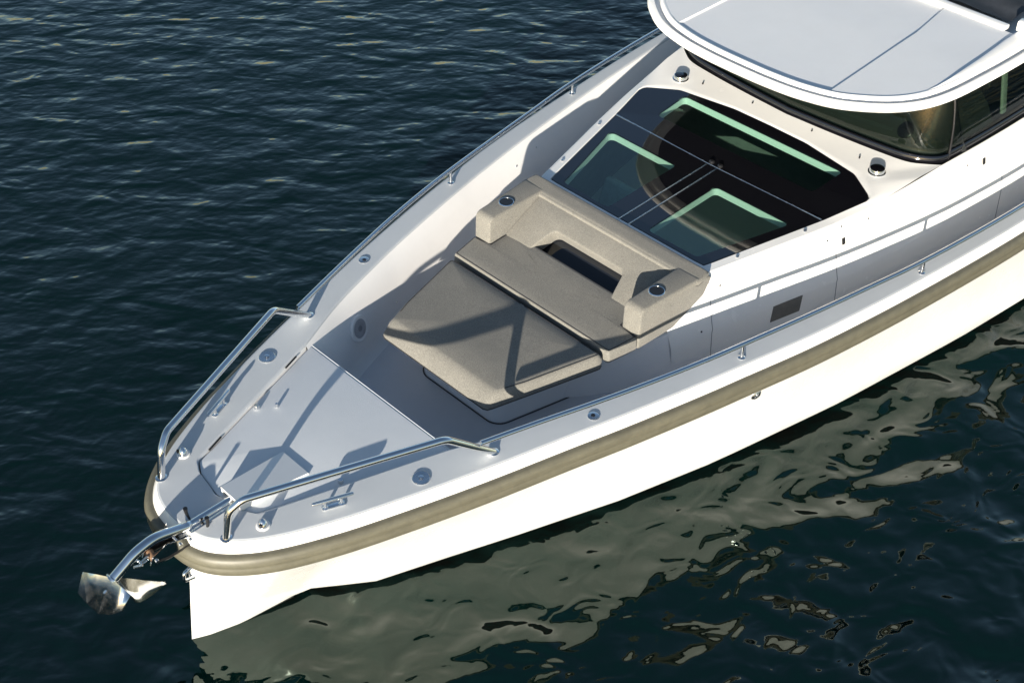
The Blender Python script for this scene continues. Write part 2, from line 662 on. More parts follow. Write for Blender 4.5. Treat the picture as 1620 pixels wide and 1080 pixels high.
# bulwark liner (inside faces) for both sides, cockpit and side decks
ZF = .48
for sg, nm in ((1, "bulwark_liner"), (-1, "bulwark_liner")):
    X = np.r_[np.arange(1.40, 3.0, .08), np.arange(3.0, 8.8, .2), 8.79]
    rows = []
    for x in X:
        y, z = yI(x), zs(x)
        rows.append([(x, sg * (y + .002), z - .010), (x, sg * (y - .010), z - .022), (x, sg * (y - .045), z - .10), (x, sg * (y - .075), z - .19), (x, sg * (y - .095), z - .27),
                     (x, sg * (y - .108), z - .34), (x, sg * (y - .118), ZF + .05), (x, sg * (y - .14), ZF + .012), (x, sg * (y - .20), ZF - .004)])
    loft(nm, rows, LINER, boat, closed=False, sharp=50)
X = np.r_[1.38, np.arange(1.5, 8.8, .25), 8.79]
loft("cockpit_floor", [[(x, -(yI(x) - .10), ZF), (x, 0, ZF), (x, yI(x) - .10, ZF)] for x in X], FLOORM, boat, closed=False)

# anchor locker: recess wall and hatch lid (slightly lower than the cap towards aft)
def zh(x):
    return float(np.interp(x, [.36, .7, 1.42], [.913, .903, .884]))
hb = [tuple(p) for p in HATCH_PATH]
outl = [(p[0], -p[1]) for p in hb[::-1]] + hb[1:]
loft("locker_wall", [[(x, y, zs(x) - .011) for x, y in outl], [(x, y, .84) for x, y in outl]], LINER, boat, closed=False)
def inset(poly, d):
    P = np.array(poly, float)
    a, c = np.roll(P, 1, 0), np.roll(P, -1, 0)
    e0, e1 = P - a, c - P
    e0 /= np.linalg.norm(e0, axis=1)[:, None]
    e1 /= np.linalg.norm(e1, axis=1)[:, None]
    n0 = np.stack([-e0[:, 1], e0[:, 0]], 1)
    n1 = np.stack([-e1[:, 1], e1[:, 0]], 1)
    b = n0 + n1
    b /= np.maximum((b * n0).sum(1), .35)[:, None]
    area = .5 * np.sum(P[:, 0] * c[:, 1] - c[:, 0] * P[:, 1])
    return [tuple(p) for p in P + b * d * (1 if area > 0 else -1)]
lid0 = [(p[0], -p[1]) for p in [(1.445, .604)] + hb[:0:-1]] 
lid = [(1.445, -.604)] + [(p[0], -p[1]) for p in hb[-2:0:-1]] + [hb[0]] + hb[1:-1] + [(1.445, .604)]
lidr = inset(lid, .006)
bm = bmesh.new()
add_rings(bm, [[(x, y, zh(x) - .035) for x, y in lidr], [(x, y, zh(x) - .005) for x, y in lidr], [(x, y, zh(x) - .001) for x, y in inset(lidr, .004)],
               [(x, y, zh(x)) for x, y in inset(lidr, .010)]], True, True, False)
bm.verts.ensure_lookup_table()
top = bm.verts[-len(lidr):]
cx = bm.verts.new((.9, 0, zh(.9) + .002))
for i in range(len(top)):
    bm.faces.new((top[i], top[(i + 1) % len(top)], cx))
hatch = finish(bm, "locker_hatch", NONSKID, boat, 40)
hatch["label"] = "flat grey lid of the anchor locker on the bow deck"
tube("hatch_trim", [(1.4445, y, .8785) for y in np.linspace(-.59, .59, 12)], .0045, NONSKID, hatch, 8)
prism("locker_bulkhead", [(1.395, .49), (1.435, .49), (1.435, .872), (1.395, .872)], lambda p: (p[0], -.62, p[1]), lambda p: (p[0], .62, p[1]), LINER, boat)
box("locker_sole", (.95, 0, .838), (1.0, .62, .01), BLACK, boat)
# hinges in the starboard gap
for (x0, y0), (x1, y1) in (((1.20, .514), (1.30, .549)), ((.52, .282), (.62, .318))):
    tube("hinge", [(x0, y0, zs(x0) - .006), ((x0 + x1) / 2, (y0 + y1) / 2, zs(x0) - .006), (x1, y1, zs(x1) - .006)], .0055, BLACK, hatch, 8)
# latch knob and small pin on the lid, one more latch on the port side
for (x, y, r, h) in ((.897, .375, .016, .026), (.982, .31, .009, .028), (.874, -.372, .016, .026)):
    lathe("latch_knob", [(r, 0), (r, h * .7), (r * .8, h), (r * .3, h)], STEEL, hatch, (x, y, zh(x) - .002), (0, 0, 1), 16)

# roller housing: a wedge whose open front faces the bow
YA = -.105
hw0, hw1 = .082, .108
hz = .968
prof = [(.392, hw0), (.80, hw1)]
bm = bmesh.new()
def hv(x, y, z):
    return bm.verts.new((x, YA + y, z))
f0 = [hv(.385, -hw0, .84), hv(.385, -hw0, hz), hv(.385, hw0, hz), hv(.385, hw0, .84)]
b0 = [hv(.79, -hw1, .85), hv(.79, -hw1, zh(.79) + .012), hv(.79, hw1, zh(.79) + .012), hv(.79, hw1, .85)]
for i in range(4):
    bm.faces.new((f0[i], f0[(i + 1) % 4], b0[(i + 1) % 4], b0[i]))
bm.faces.new(b0)
# hollow mouth
m0 = [hv(.385, -hw0 + .012, .84), hv(.385, -hw0 + .012, hz - .016), hv(.385, hw0 - .012, hz - .016), hv(.385, hw0 - .012, .84)]
m1 = [hv(.60, -hw0 + .012, .84), hv(.60, -hw0 + .012, hz - .03), hv(.60, hw0 - .012, hz - .03), hv(.60, hw0 - .012, .84)]
for i in range(3):
    bm.faces.new((f0[i], f0[i + 1], m0[i + 1], m0[i]))
    bm.faces.new((m0[i], m0[i + 1], m1[i + 1], m1[i]))
bm.faces.new(m1)
housing = finish(bm, "roller_housing", WHITE, boat, 30)

# stainless bow roller channel under the shank
bmc = bmesh.new()
for sy in (-.036, .036):
    pl = [(.60, .905), (.12, .905), (-.02, .955), (-.10, .93), (-.125, .885), (-.10, .855), (.02, .868), (.14, .865), (.60, .865)]
    a = [bmc.verts.new((x, YA + sy - .003, z)) for x, z in pl]
    c = [bmc.verts.new((x, YA + sy + .003, z)) for x, z in pl]
    bmc.faces.new(a[::-1])
    bmc.faces.new(c)
    for i in range(len(pl)):
        j = (i + 1) % len(pl)
        bmc.faces.new((a[i], a[j], c[j], c[i]))
box_bm(bmc, (.33, YA, .924), (.42, .076, .006))
roller = finish(bmc, "bow_roller", STEEL, boat, 30)
lathe("roller_wheel", [(.014, -.03), (.024, -.028), (.017, 0), (.024, .028), (.014, .03)], COPPER, roller, (-.088, YA, .892), (0, 1, 0), 18)
for x, z in ((-.088, .892), (.05, .90), (.11, .888)):
    lathe("bolt", [(.009, -.048), (.011, -.040), (.008, -.039), (.008, .039), (.011, .040), (.009, .048)], STEEL2, roller, (x, YA, z), (0, 1, 0), 10)
for x, y, z, tilt in ((.165, .045, .93, -.01), (.20, -.05, .895, .01)):
    tube("locking_pin", [(x, YA + y, z), (x + tilt, YA + y, z + .055), (x + tilt, YA + y, z + .085)], [.006, .009, .012], BLACK, roller, 10)

tube("roller_arm", fillet([(.30, YA - .012, .872), (.10, YA - .012, .862), (-.03, YA - .012, .866), (-.085, YA - .012, .885)], .1, 5), .029, BLACK, roller, 12)
# bow eye below the fender
tube("bow_eye", fillet([(.15, -.022, .56), (.085, -.022, .54), (.075, -.022, .49), (.14, -.022, .47)], .022, 6), .0105, STEEL, boat, 10)

# pulpit rails
def pulpit(sg):
    pts = [(.226, .283, .918), (.262, .29, 1.09), (.33, .325, 1.152), (1.30, .715, 1.157), (1.572, .78, .918)]
    path = fillet([(x, sg * y, z) for x, y, z in pts], [0, .10, .08, .09, 0], 8)
    # refine the straight top with a light outward bow
    o = tube("pulpit_rail", path, .0205, STEEL, boat, 16)
    for k in (0, -1):
        p = pts[k]
        lathe("rail_foot", [(.030, -.001), (.030, .004), (.022, .008), (.016, .010)], STEEL, o, (p[0], sg * p[1], zs(p[0])), (0, 0, 1), 20)
    return o
for sg in (1, -1):
    pulpit(sg)

# low side rails on stanchions
def side_rail(sg):
    key = catmull([(1.495, .767, 1.030), (1.808, .866, 1.030), (2.133, .968, 1.024), (2.475, 1.068, 1.018), (2.843, 1.161, 1.009), (3.126, 1.222, 1.002), (3.592, 1.313, .985), (4.044, 1.395, .971),
                   (4.523, 1.478, .958), (5.572, 1.592, .930), (7, 1.655, .905), (8.5, 1.63, .895)], 8)
    path = [(x, sg * y, z) for x, y, z in key]
    o = tube("side_rail", path, .0150, STEEL, boat, 14)
    for x in (3.105, 4.555, 6.0, 7.4):
        y = sg * float(np.interp(x, key[:, 0], key[:, 1]))
        z = zs(x)
        lathe("stanchion", [(.022, -.001), (.022, .005), (.012, .012), (.0095, .03), (.0095, .098)], STEEL, o, (x, y, z), (0, 0, 1), 16)
for sg in (1, -1):
    side_rail(sg)

# deck fittings, one of each side
for sg in (1, -1):
    # open fairleads / filler rings ahead of the pulpit foot
    x, y = 1.176, sg * .654
    o = lathe("deck_filler", [(.048, -.001), (.048, .004), (.044, .007), (.018, .006), (.016, .003)], STEEL2, boat, (x, y, zs(x)), (0, 0, 1), 32)
    lathe("filler_cap", [(.012, .004), (.012, .012), (.007, .013)], STEEL, o, (x, y, zs(x)), (0, 0, 1), 16)
    x, y = 2.145, sg * .963
    o = lathe("popup_cleat", [(.033, -.001), (.033, .004), (.029, .006), (.004, .005)], STEEL2, boat, (x, y, zs(x)), (0, 0, 1), 28)
    lathe("cleat_hole", [(.012, .0045), (.012, .0075), (.005, .0075)], BLACK, o, (x, y - sg * .004, zs(x)), (0, 0, 1), 16)
    # side light, a polished dome with a window
    x, y = .404, sg * .345
    o = lathe("navigation_light", [(.030, -.001), (.030, .006), (.025, .02), (.018, .036), (.008, .044)], STEEL, boat, (x, y, zs(x)), (0, 0, 1), 24)
    lathe("light_base", [(.036, -.001), (.036, .004), (.031, .006)], WHITE, o, (x, y, zs(x)), (0, 0, 1), 24)
    box("light_lens", (x - .02, y + sg * .014, zs(x) + .025), (.016, .016, .018), BLACK, o, Matrix.Rotation(-sg * .6, 3, 'Z'), .003)
    # mooring cleat
    x, y = .735, sg * .488
    ang = math.atan2(sg * .42, 1)
    o = empty("mooring_cleat", (0, 0, 0), "", "")
    for k in list(o.keys()):
        del o[k]
    o.parent = boat
    d = np.array([math.cos(ang), math.sin(ang)])
    tube("cleat_bar", [(x + d[0] * t, y + d[1] * t, zs(x) + .052) for t in (-.108, -.1, 0, .1, .108)], [.008, .011, .0115, .011, .008], STEEL, o, 12)
    for t in (-.042, .042):
        lathe("cleat_post", [(.016, -.001), (.016, .005), (.009, .012), (.009, .048)], STEEL, o, (x + d[0] * t, y + d[1] * t, zs(x)), (0, 0, 1), 14)
    box("cleat_plate", (x, y, zs(x) + .003), (.12, .03, .006), STEEL, o, Matrix.Rotation(ang, 3, 'Z'), .002)

# through-hull drain on each side, seated on the topside skin
def hull_y(x, z):
    zt_ = zs(x) - .165
    yt_, yw_ = yA(x) + .012, float(np.interp(x, DW[:, 0], DW[:, 1]))
    return yw_ + (yt_ - yw_) * z / zt_
for sg in (1, -1):
    x, z = 3.215, .585
    t = (zs(x) - .165 - z) / (zs(x) - .1)
    y = sg * (hull_y(x, z) - .018 * math.sin(math.pi * t))
    nrm = Vector((-.26, sg * .94, -.22)).normalized()
    o = lathe("hull_drain", [(.034, -.03), (.034, .012), (.027, .018), (.018, .016), (.016, .006)], STEEL2, boat, (x, y, z), nrm, 24)
    lathe("drain_bore", [(.0165, .004), (.0165, .0085), (.004, .0085)], BLACK, o, (x, y, z), nrm, 16)

# ------------------------------------------------------------------ cabin trunk
YT_X = [3.0, 3.42, 3.9, 4.35, 4.80, 5.32, 6.2, 7.2, 8.2]
YT_Y = [.59, .700, .826, .942, 1.030, 1.103, 1.178, 1.20, 1.20]
YT = catmull(list(zip(YT_X, YT_Y)), 8)
def yT(x):
    return float(np.interp(x, YT[:, 0], YT[:, 1]))
def zT(x):
    return float(np.interp(x, [3, 3.42, 4.35, 4.8, 5.32, 8.2], [1.03, 1.050, 1.053, 1.070, 1.112, 1.112]))
TX = np.r_[3.08, 3.14, np.arange(3.2, 5.4, .1), np.arange(5.5, 8.3, .25)]
def trunk_row(x, sg):
    y, z = yT(x), zT(x)
    return [(x, sg * (y - .012), z), (x, sg * (y - .003), z - .002), (x, sg * (y + .006), z - .012), (x, sg * (y + .03), z - .075), (x, sg * (y + .058), z - .16), (x, sg * (y + .09), z - .255),
            (x, sg * (y + .098), z - .275), (x, sg * (y + .125), z - .345), (x, sg * (y + .130), z - .365), (x, sg * (y + .150), ZF)]
for sg in (1, -1):
    o = loft("cabin_side", [trunk_row(x, sg) for x in TX], WHITE, boat, closed=False, sharp=25)
    # panel joints: thin sunk strips standing 1.5 mm proud as dark sealant
    for xs_ in ((3.43, 3.36), (4.36, 4.30), (5.95, 5.88)):
        pts = []
        ra, rb = trunk_row(xs_[0], sg), trunk_row(xs_[1], sg)
        for k in range(1, 10):
            t = k / 9
            p = np.array(ra[k]) * (1 - t) + np.array(rb[k]) * t
            pts.append(p + np.array([0, sg * .0004, 0]))
        tube("panel_joint", pts, .0024, SEAMG, o, 6)
    for x, dz in ((3.48, .10), (4.28, .08), (4.40, .03), (4.62, .06), (3.30, .33), (5.55, .08)):
        r = trunk_row(x, sg)
        y = np.interp(-dz, [q[2] - zT(x) for q in r[::-1]], [abs(q[1]) for q in r[::-1]])
        lathe("snap_stud", [(.006, -.002), (.006, .003), (.003, .005)], BLACK, o, (x, sg * y, zT(x) - dz), (0, sg * .93, .36), 10)
# ventilation louver and latches on the port side
def on_side(x, z, sg, out=0.0):
    r = trunk_row(x, sg)
    y = float(np.interp(z, [q[2] for q in r[::-1]], [abs(q[1]) for q in r[::-1]]))
    return (x, sg * (y + out), z)
for sg in (1, -1):
    xa, xb, za, zb = 3.80, 4.02, .695, .585
    bm = bmesh.new()
    q = [on_side(xa + .02, za, sg, .004), on_side(xb + .02, za, sg, .004), on_side(xb, zb, sg, .004), on_side(xa, zb, sg, .004)]
    i_ = [on_side(xa + .02, za, sg, -.01), on_side(xb + .02, za, sg, -.01), on_side(xb, zb, sg, -.01), on_side(xa, zb, sg, -.01)]
    add_rings(bm, [i_, q], True, False, True)
    lv = finish(bm, "vent_grille", plain("vent_grey", (.125, .12, .108), .6), boat)
    for x, z in ((4.40, .93), (5.72, 1.0)):
        p = on_side(x, z, sg, .003)
        box("side_latch", p, (.028, .010, .045), BLACK, boat, Matrix.Rotation(rad(14) * sg, 3, 'X'), .003)

# hood glass frame and the white scuttle up to the windshield
def zg(x):
    return float(np.interp(x, [3.40, 4.34, 4.95, 5.3], [1.045, 1.050, 1.085, 1.115]))
G_HALF = fillet([(3.45, 0), (3.45, .640), (4.34, .870), (4.715, .966), (4.865, .735), (4.935, .30), (4.94, 0)], [0, .02, 0, .075, .09, .2, 0], 6)
O_HALF_K = [(3.40, 0), (3.40, .688), (4.35, .930), (4.80, 1.018), (5.315, 1.09), (5.135, .45), (5.092, 0)]
WB = catmull([(5.315, 1.09), (5.255, 1.015), (5.195, .92), (5.160, .72), (5.128, .38), (5.105, 0)], 6)
def zo(x):
    return float(np.interp(x, [3.40, 4.35, 4.80, 5.1, 5.32], [1.049, 1.053, 1.070, 1.108, 1.112]))
def seg_between(P, n):
    return resample(np.array(P), n)
gk = [0, None]
G = np.array(G_HALF)
def idx_near(P, q):
    return int(np.argmin(np.linalg.norm(np.array(P) - np.array(q), axis=1)))
g_keys = [0, idx_near(G, (3.45, .64)), idx_near(G, (4.34, .87)), idx_near(G, (4.70, .93)), idx_near(G, (4.83, .78)), len(G) - 1]
o_segs = [np.array([(3.40, 0), (3.40, .688)]), np.array([(x, yT(x) - .012) for x in np.linspace(3.40, 4.35, 12)]), np.array([(x, yT(x) - .012) for x in np.linspace(4.35, 4.86, 8)]),
          np.array([(x, yT(x) - .012) for x in np.linspace(4.86, 5.315, 8)]), WB]
NS = [10, 14, 10, 10, 30]
gl, ol = [], []
for k in range(5):
    a = seg_between(G[g_keys[k]:g_keys[k + 1] + 1], NS[k])
    b = seg_between(o_segs[k], NS[k])
    gl += list(a[:-1])
    ol += list(b[:-1])
gl.append(G[-1])
ol.append(WB[-1])
gl, ol = np.array(gl), np.array(ol)
def full(L):
    return np.vstack([L, (L[1:-1] * [1, -1])[::-1]])
GL, OL = full(gl), full(ol)
bm = bmesh.new()
lerp = lambda t: [tuple(np.array((g[0], g[1], zg(g[0]) + .006)) * (1 - t) + np.array((o_[0], o_[1], zo(o_[0]))) * t) for g, o_ in zip(GL, OL)]
add_rings(bm, [[(g[0], g[1], zg(g[0]) - .05) for g in GL], [(g[0], g[1], zg(g[0]) + .002) for g in GL], lerp(.06), lerp(.12), lerp(.5), lerp(1.0)], True)
scuttle = finish(bm, "scuttle", WHITE, boat, 40)

# black-edged hood glass with three clear panes
WIN = dict(
    rear=[(4.52, .650), (4.525, -.650), (4.835, -.665), (4.835, .665)],
    fs=[(3.49, .555), (3.485, .165), (4.155, .165), (4.160, .752)],
    fp=[(3.49, -.555), (3.485, -.165), (4.155, -.165), (4.160, -.752)])
GD = inset([tuple(p) for p in GL], .006)
hood = bmesh.new()
def ring_face(bmx, outer, holes, zf_, dz):
    """planar face with holes through triangle_fill"""
    edges = []
    loops = []
    for loop in [outer] + holes:
        vs = [bmx.verts.new((x, y, zf_(x) + dz)) for x, y in loop]
        loops.append(vs)
        for i in range(len(vs)):
            edges.append(bmx.edges.new((vs[i], vs[(i + 1) % len(vs)])))
    bmesh.ops.triangle_fill(bmx, use_beauty=True, use_dissolve=False, edges=edges)
    return loops
wins = {k: [tuple(p) for p in fillet(v, .035, 5, True)] for k, v in WIN.items()}
lo_t = ring_face(hood, GD, list(wins.values()), zg, .004)
lo_b = ring_face(hood, GD, list(wins.values()), zg, -.006)
for a, b in zip(lo_t, lo_b):
    for i in range(len(a)):
        j = (i + 1) % len(a)
        try:
            hood.faces.new((a[i], a[j], b[j], b[i]))
        except ValueError:
            pass
hoodo = finish(hood, "hood_glass", FRIT, boat, 30)
hoodo["label"] = "black bordered glass hood over the fore cabin"
for k, w in wins.items():
    wi = inset(w, .001)
    bm = bmesh.new()
    add_rings(bm, [[(x, y, zg(x) - .005) for x, y in wi], [(x, y, zg(x) + .003) for x, y in wi]], True, True, True)
    finish(bm, "window_pane", PANE, hoodo, 30)
    # pale liner frame hanging below the pane edge
    bm = bmesh.new()
    wo = inset(w, -.022)
    add_rings(bm, [[(x, y, zg(x) - .008) for x, y in w], [(x, y, zg(x) - .058) for x, y in w], [(x, y, zg(x) - .058) for x, y in wo], [(x, y, zg(x) - .008) for x, y in wo]], True)
    finish(bm, "window_liner", LINER, hoodo, 30)
# bright hinge and split lines on the glass
tube("glass_joint", [(4.315 - .010 * abs(y) + .03 * abs(y), y, zg(4.33) + .006) for y in np.linspace(-.86, .86, 14)], .0055, STEEL2, hoodo, 8)
for y in (.034, -.046):
    tube("glass_joint", [(x, y, zg(x) + .006) for x in np.linspace(3.43, 4.30, 8)], .0042, STEEL2, hoodo, 8)
for y in (.02, -.05):
    lathe("hinge_knob", [(.018, 0), (.018, .014), (.012, .02)], BLACK, hoodo, (4.34, y, zg(4.33) + .004), (0, 0, 1), 16)
# screws along the coaming
for sg in (1, -1):
    for x in (3.66, 4.16):
        lathe("coaming_screw", [(.010, 0), (.010, .006), (.004, .009)], STEEL, scuttle, (x, sg * (yT(x) - .035), zg(x) + .006), (0, 0, 1), 12)
    # polished dome vents
    x, y = 4.975, sg * .826
    dv = lathe("dome_vent", [(.050, -.004), (.050, .026), (.047, .034), (.042, .036)], STEEL, boat, (x, y, 1.088), (0, 0, 1), 32)
    lathe("vent_lens", [(.043, .034), (.043, .037), (.030, .040), (.005, .041)], FRIT, dv, (x, y, 1.088), (0, 0, 1), 32)
    lathe("vent_flange", [(.058, -.004), (.058, .006), (.052, .010)], STEEL2, dv, (x, y, 1.09), (0, 0, 1), 32)
    for xx, yy in ((5.02, .66), (5.06, .25)):
        box("wiper_jet", (xx, sg * yy, 1.103), (.012, .008, .016), BLACK, scuttle, None, .002)

# ------------------------------------------------------------------ fore cabin interior
xs_ = np.linspace(3.46, 5.05, 10)
bm = bmesh.new()
add_rings(bm, [[(x, -(yT(x) - .05), 1.0), (x, -(yT(x) - .02), .20), (x, yT(x) - .02, .20), (x, yT(x) - .05, 1.0)] for x in xs_], False)
for x, fl in ((3.46, 0), (5.05, 1)):
    bm.faces.new([bm.verts.new((x, y, z)) for y, z in ((-(yT(x) - .05), 1.0), (-(yT(x) - .02), .20), (yT(x) - .02, .20), (yT(x) - .05, 1.0))])
finish(bm, "cabin_lining", CABIN, boat, 30)
berth = empty("cabin_cushion", (3.72, .42, .2), "grey blue berth cushion under the starboard hood pane", "cushion")
bm = bmesh.new()
box_bm(bm, (0, 0, .18), (.42, .34, .36), None, .03, 3)
finish(bm, "cushion_block", plain("berth_fabric", (.20, .23, .25), .85, .2), berth)
bm = bmesh.new()
box_bm(bm, (.27, .12, .30), (.08, .30, .55), Matrix.Rotation(.35, 3, 'Y'), .03, 3)
finish(bm, "cushion_back", plain("berth_fabric_pale", (.30, .34, .35), .85, .2), berth)

# ------------------------------------------------------------------ windshield, side windows, dash
W_BASE = catmull([(8.0, 1.19), (7.0, 1.188), (6.2, 1.166), (5.6, 1.125), (5.40, 1.098), (5.315, 1.065), (5.245, .99), (5.195, .88), (5.162, .68), (5.130, .36), (5.107, 0)], 7)
WFULL = np.vstack([W_BASE, (W_BASE[:-1] * [1, -1])[::-1]])
WN = normals2(WFULL)
if WN[len(WFULL) // 2][0] > 0:
    WN = -WN
def wrow(i, t, d=0.0):
    z = 1.108 + t * .585
    inn_ = .02 + .115 * t - .03 * math.sin(math.pi * t)
    p = WFULL[i] - WN[i] * (inn_ - d)
    return (p[0], p[1], z)
def wrange(sel, t0, t1, d, name, mat, parent, nt=8, thick=.006):
    bm = bmesh.new()
    ts = np.linspace(t0, t1, nt)
    add_rings(bm, [[wrow(i, t, d) for i in sel] for t in ts], False)
    o = finish(bm, name, mat, parent, 40)
    md = o.modifiers.new("thickness", 'SOLIDIFY')
    md.thickness = thick
    md.offset = -1
    return o
sel_front = [i for i in range(len(WFULL)) if WFULL[i][0] <= 5.42]
sel_s = [i for i in range(len(W_BASE)) if WFULL[i][0] >= 5.39]
sel_p = [len(WFULL) - 1 - i for i in sel_s][::-1]
ws = wrange(sel_front, .04, 1.0, 0, "windshield", WIND, boat)
ws["label"] = "curved green tinted windshield under the hardtop"
wrange(sel_front, -.02, .085, .004, "glass_border", FRIT, ws, 3, .005)
for sel in (sel_s, sel_p):
    o = wrange(sel, .04, 1.0, 0, "side_window", WIND, boat)
    wrange(sel, -.02, .12, .004, "glass_border", FRIT, o, 3, .005)
for sg in (1, -1):
    i = min((i for i in range(len(WFULL)) if WFULL[i][1] * sg > 0), key=lambda i: abs(WFULL[i][0] - 5.40))
    tube("window_joint", [wrow(i, t, .004) for t in np.linspace(0, 1, 6)], .007, BLACK, boat, 8)
    # curved inner pillar, wide at the foot
    j0 = min((i for i in range(len(WFULL)) if WFULL[i][1] * sg > 0), key=lambda i: abs(WFULL[i][0] - 5.30))
    bm = bmesh.new()
    rows = []
    for t in np.linspace(.02, 1, 10):
        wd = .055 + .16 * (1 - t) ** 2.2
        c = np.array(wrow(j0, t, -.06))
        tn = np.array([WN[j0][1], -WN[j0][0], 0])
        if tn[0] < 0:
            tn = -tn
        c = c + np.array([.05, 0, 0])
        rows.append([tuple(c - tn * wd), tuple(c - tn * wd * .3 + np.array([-.012, sg * .012, 0])), tuple(c + tn * wd * .4 + np.array([-.012, sg * .012, 0])), tuple(c + tn * wd)])
    add_rings(bm, rows, False)
    o = finish(bm, "cabin_pillar", plain("pillar_grey", (.045, .048, .048), .5), boat, 60)
    md = o.modifiers.new("thickness", 'SOLIDIFY')
    md.thickness = .02
    # pale door post further aft
    k = min((i for i in range(len(WFULL)) if WFULL[i][1] * sg > 0), key=lambda i: abs(WFULL[i][0] - 6.05))
    p0, p1 = np.array(wrow(k, .17, -.03)), np.array(wrow(k, .97, -.03))
    bm = bmesh.new()
    c = (p0 + p1) / 2
    d = Vector(p1 - p0)
    box_bm(bm, tuple(c), (.05, .02, d.length), d.to_track_quat('Z', 'Y').to_matrix(), .005)
    finish(bm, "door_post", plain("post_mint", (.55, .66, .58), .5), boat)

# dash: from the glass foot inwards, with a dark opening above it
half = [i for i in range(len(WFULL)) if WFULL[i][0] <= 6.0]
bm = bmesh.new()
r0 = [wrow(i, .02, -.012) for i in half]
r1 = [tuple(np.array(wrow(i, .30, -.10))) for i in half]
r2 = [tuple(np.array(wrow(i, .42, -.17))) for i in half]
r3 = [tuple(np.array(wrow(i, .40, -.26))) for i in half]
r4 = [tuple(np.array(wrow(i, .0, -.30))) for i in half]
add_rings(bm, [r0, r1, r2, r3, r4], False)
dash = finish(bm, "dashboard", DASHM, boat, 60)
for sg in (1, -1):
    lathe("dash_pod", [(.055, -.004), (.058, .008), (.045, .018), (.01, .02)], BLACK, dash, (5.295, sg * .80, 1.255), Vector((-.75, -sg * .1, .62)), 24)
box("cabin_sole", (6.7, 0, .5), (2.8, 2.2, .02), CABIN, boat)
box("cabin_rear_wall", (8.05, 0, 1.1), (.04, 2.3, 1.18), CABIN, boat)
for y in (-.55, .45):
    st = empty("helm_seat", (6.15, y, .51), "dark helm seat behind the windshield, " + ("on the port side" if y < 0 else "on the starboard side"), "seat", "seats in the wheelhouse")
    bm = bmesh.new()
    box_bm(bm, (0, 0, .46), (.48, .52, .14), None, .04, 3)
    finish(bm, "seat_cushion", UPHOL2, st)
    bm = bmesh.new()
    box_bm(bm, (.24, 0, .76), (.12, .50, .56), Matrix.Rotation(.15, 3, 'Y'), .04, 3)
    finish(bm, "seat_back", UPHOL2, st)
    bm = bmesh.new()
    box_bm(bm, (0, 0, .20), (.2, .2, .40), None, .02, 2)
    finish(bm, "seat_pedestal", CABIN, st)

# ------------------------------------------------------------------ hardtop
R_KEY = [(4.415, 0), (4.42, .22), (4.445, .45), (4.51, .68), (4.60, .83), (4.735, .985), (4.90, 1.095), (5.10, 1.16), (5.45, 1.205), (5.9, 1.235), (6.8, 1.25), (8.2, 1.24)]
RH = catmull(R_KEY, 7)
RFULL = np.vstack([RH, [(8.25, 1.15)], [(8.25, -1.15)], (RH[1:] * [1, -1])[::-1]])
RN = np.zeros_like(RFULL)
T_ = np.roll(RFULL, -1, 0) - np.roll(RFULL, 1, 0)
T_ /= np.linalg.norm(T_, axis=1)[:, None]
RN = np.stack([-T_[:, 1], T_[:, 0]], 1)
if RN[0][0] > 0:
    RN = -RN
rr = lambda d, z: [(p[0] - n_[0] * d, p[1] - n_[1] * d, z + .012 * min(1, max(0, (p[0] - 4.4))) ) for p, n_ in zip(RFULL, RN)]
bm = bmesh.new()
add_rings(bm, [rr(.30, 1.700), rr(.13, 1.680), rr(.10, 1.672), rr(.068, 1.673), rr(.052, 1.688), rr(.040, 1.696), rr(.030, 1.690), rr(.012, 1.694), rr(0, 1.708), rr(.005, 1.724), rr(.018, 1.735), rr(.044, 1.740), rr(.049, 1.714), rr(.083, 1.714),
               rr(.087, 1.744), rr(.094, 1.753), rr(.106, 1.755), rr(.118, 1.750)], True, True, False)
roof = finish(bm, "hardtop", WHITE, boat, 50)
roof["label"] = "white hardtop roof with grey top panels and rounded overhang"
bm = bmesh.new()
add_rings(bm, [rr(.135, 1.676), rr(.16, 1.674), rr(.40, 1.690)], True, False, True)
finish(bm, "headliner", plain("headliner_dark", (.02, .02, .02), .8), roof, 40)
# roof panels (port strip, sunk centre, starboard strip) ending at the sunroof cross beam
def roof_edge(x, d):
    P = np.array([p[:2] for p in rr(d, 0)])
    P = P[P[:, 1] >= 0]
    o_ = np.argsort(P[:, 0])
    return float(np.interp(x, P[o_, 0], P[o_, 1]))
def roof_front(y, d):
    P = np.array([p[:2] for p in rr(d, 0)])
    P = P[(P[:, 1] >= 0) & (P[:, 0] < 5.3)]
    o_ = np.argsort(P[:, 1])
    return float(np.interp(abs(y), P[o_, 1], P[o_, 0]))
XB = 6.02
zr = lambda x: .012 * min(1, max(0, x - 4.4))
def seam_y(x):
    return float(np.interp(x, [4.4, 5.6, XB], [.61, .575, .52]))
pan = lambda name, cols, zoff: loft(name, [[(x, y, 1.750 + zr(x) + zoff) for x, y in c] for c in cols], ROOFM, roof, closed=False)
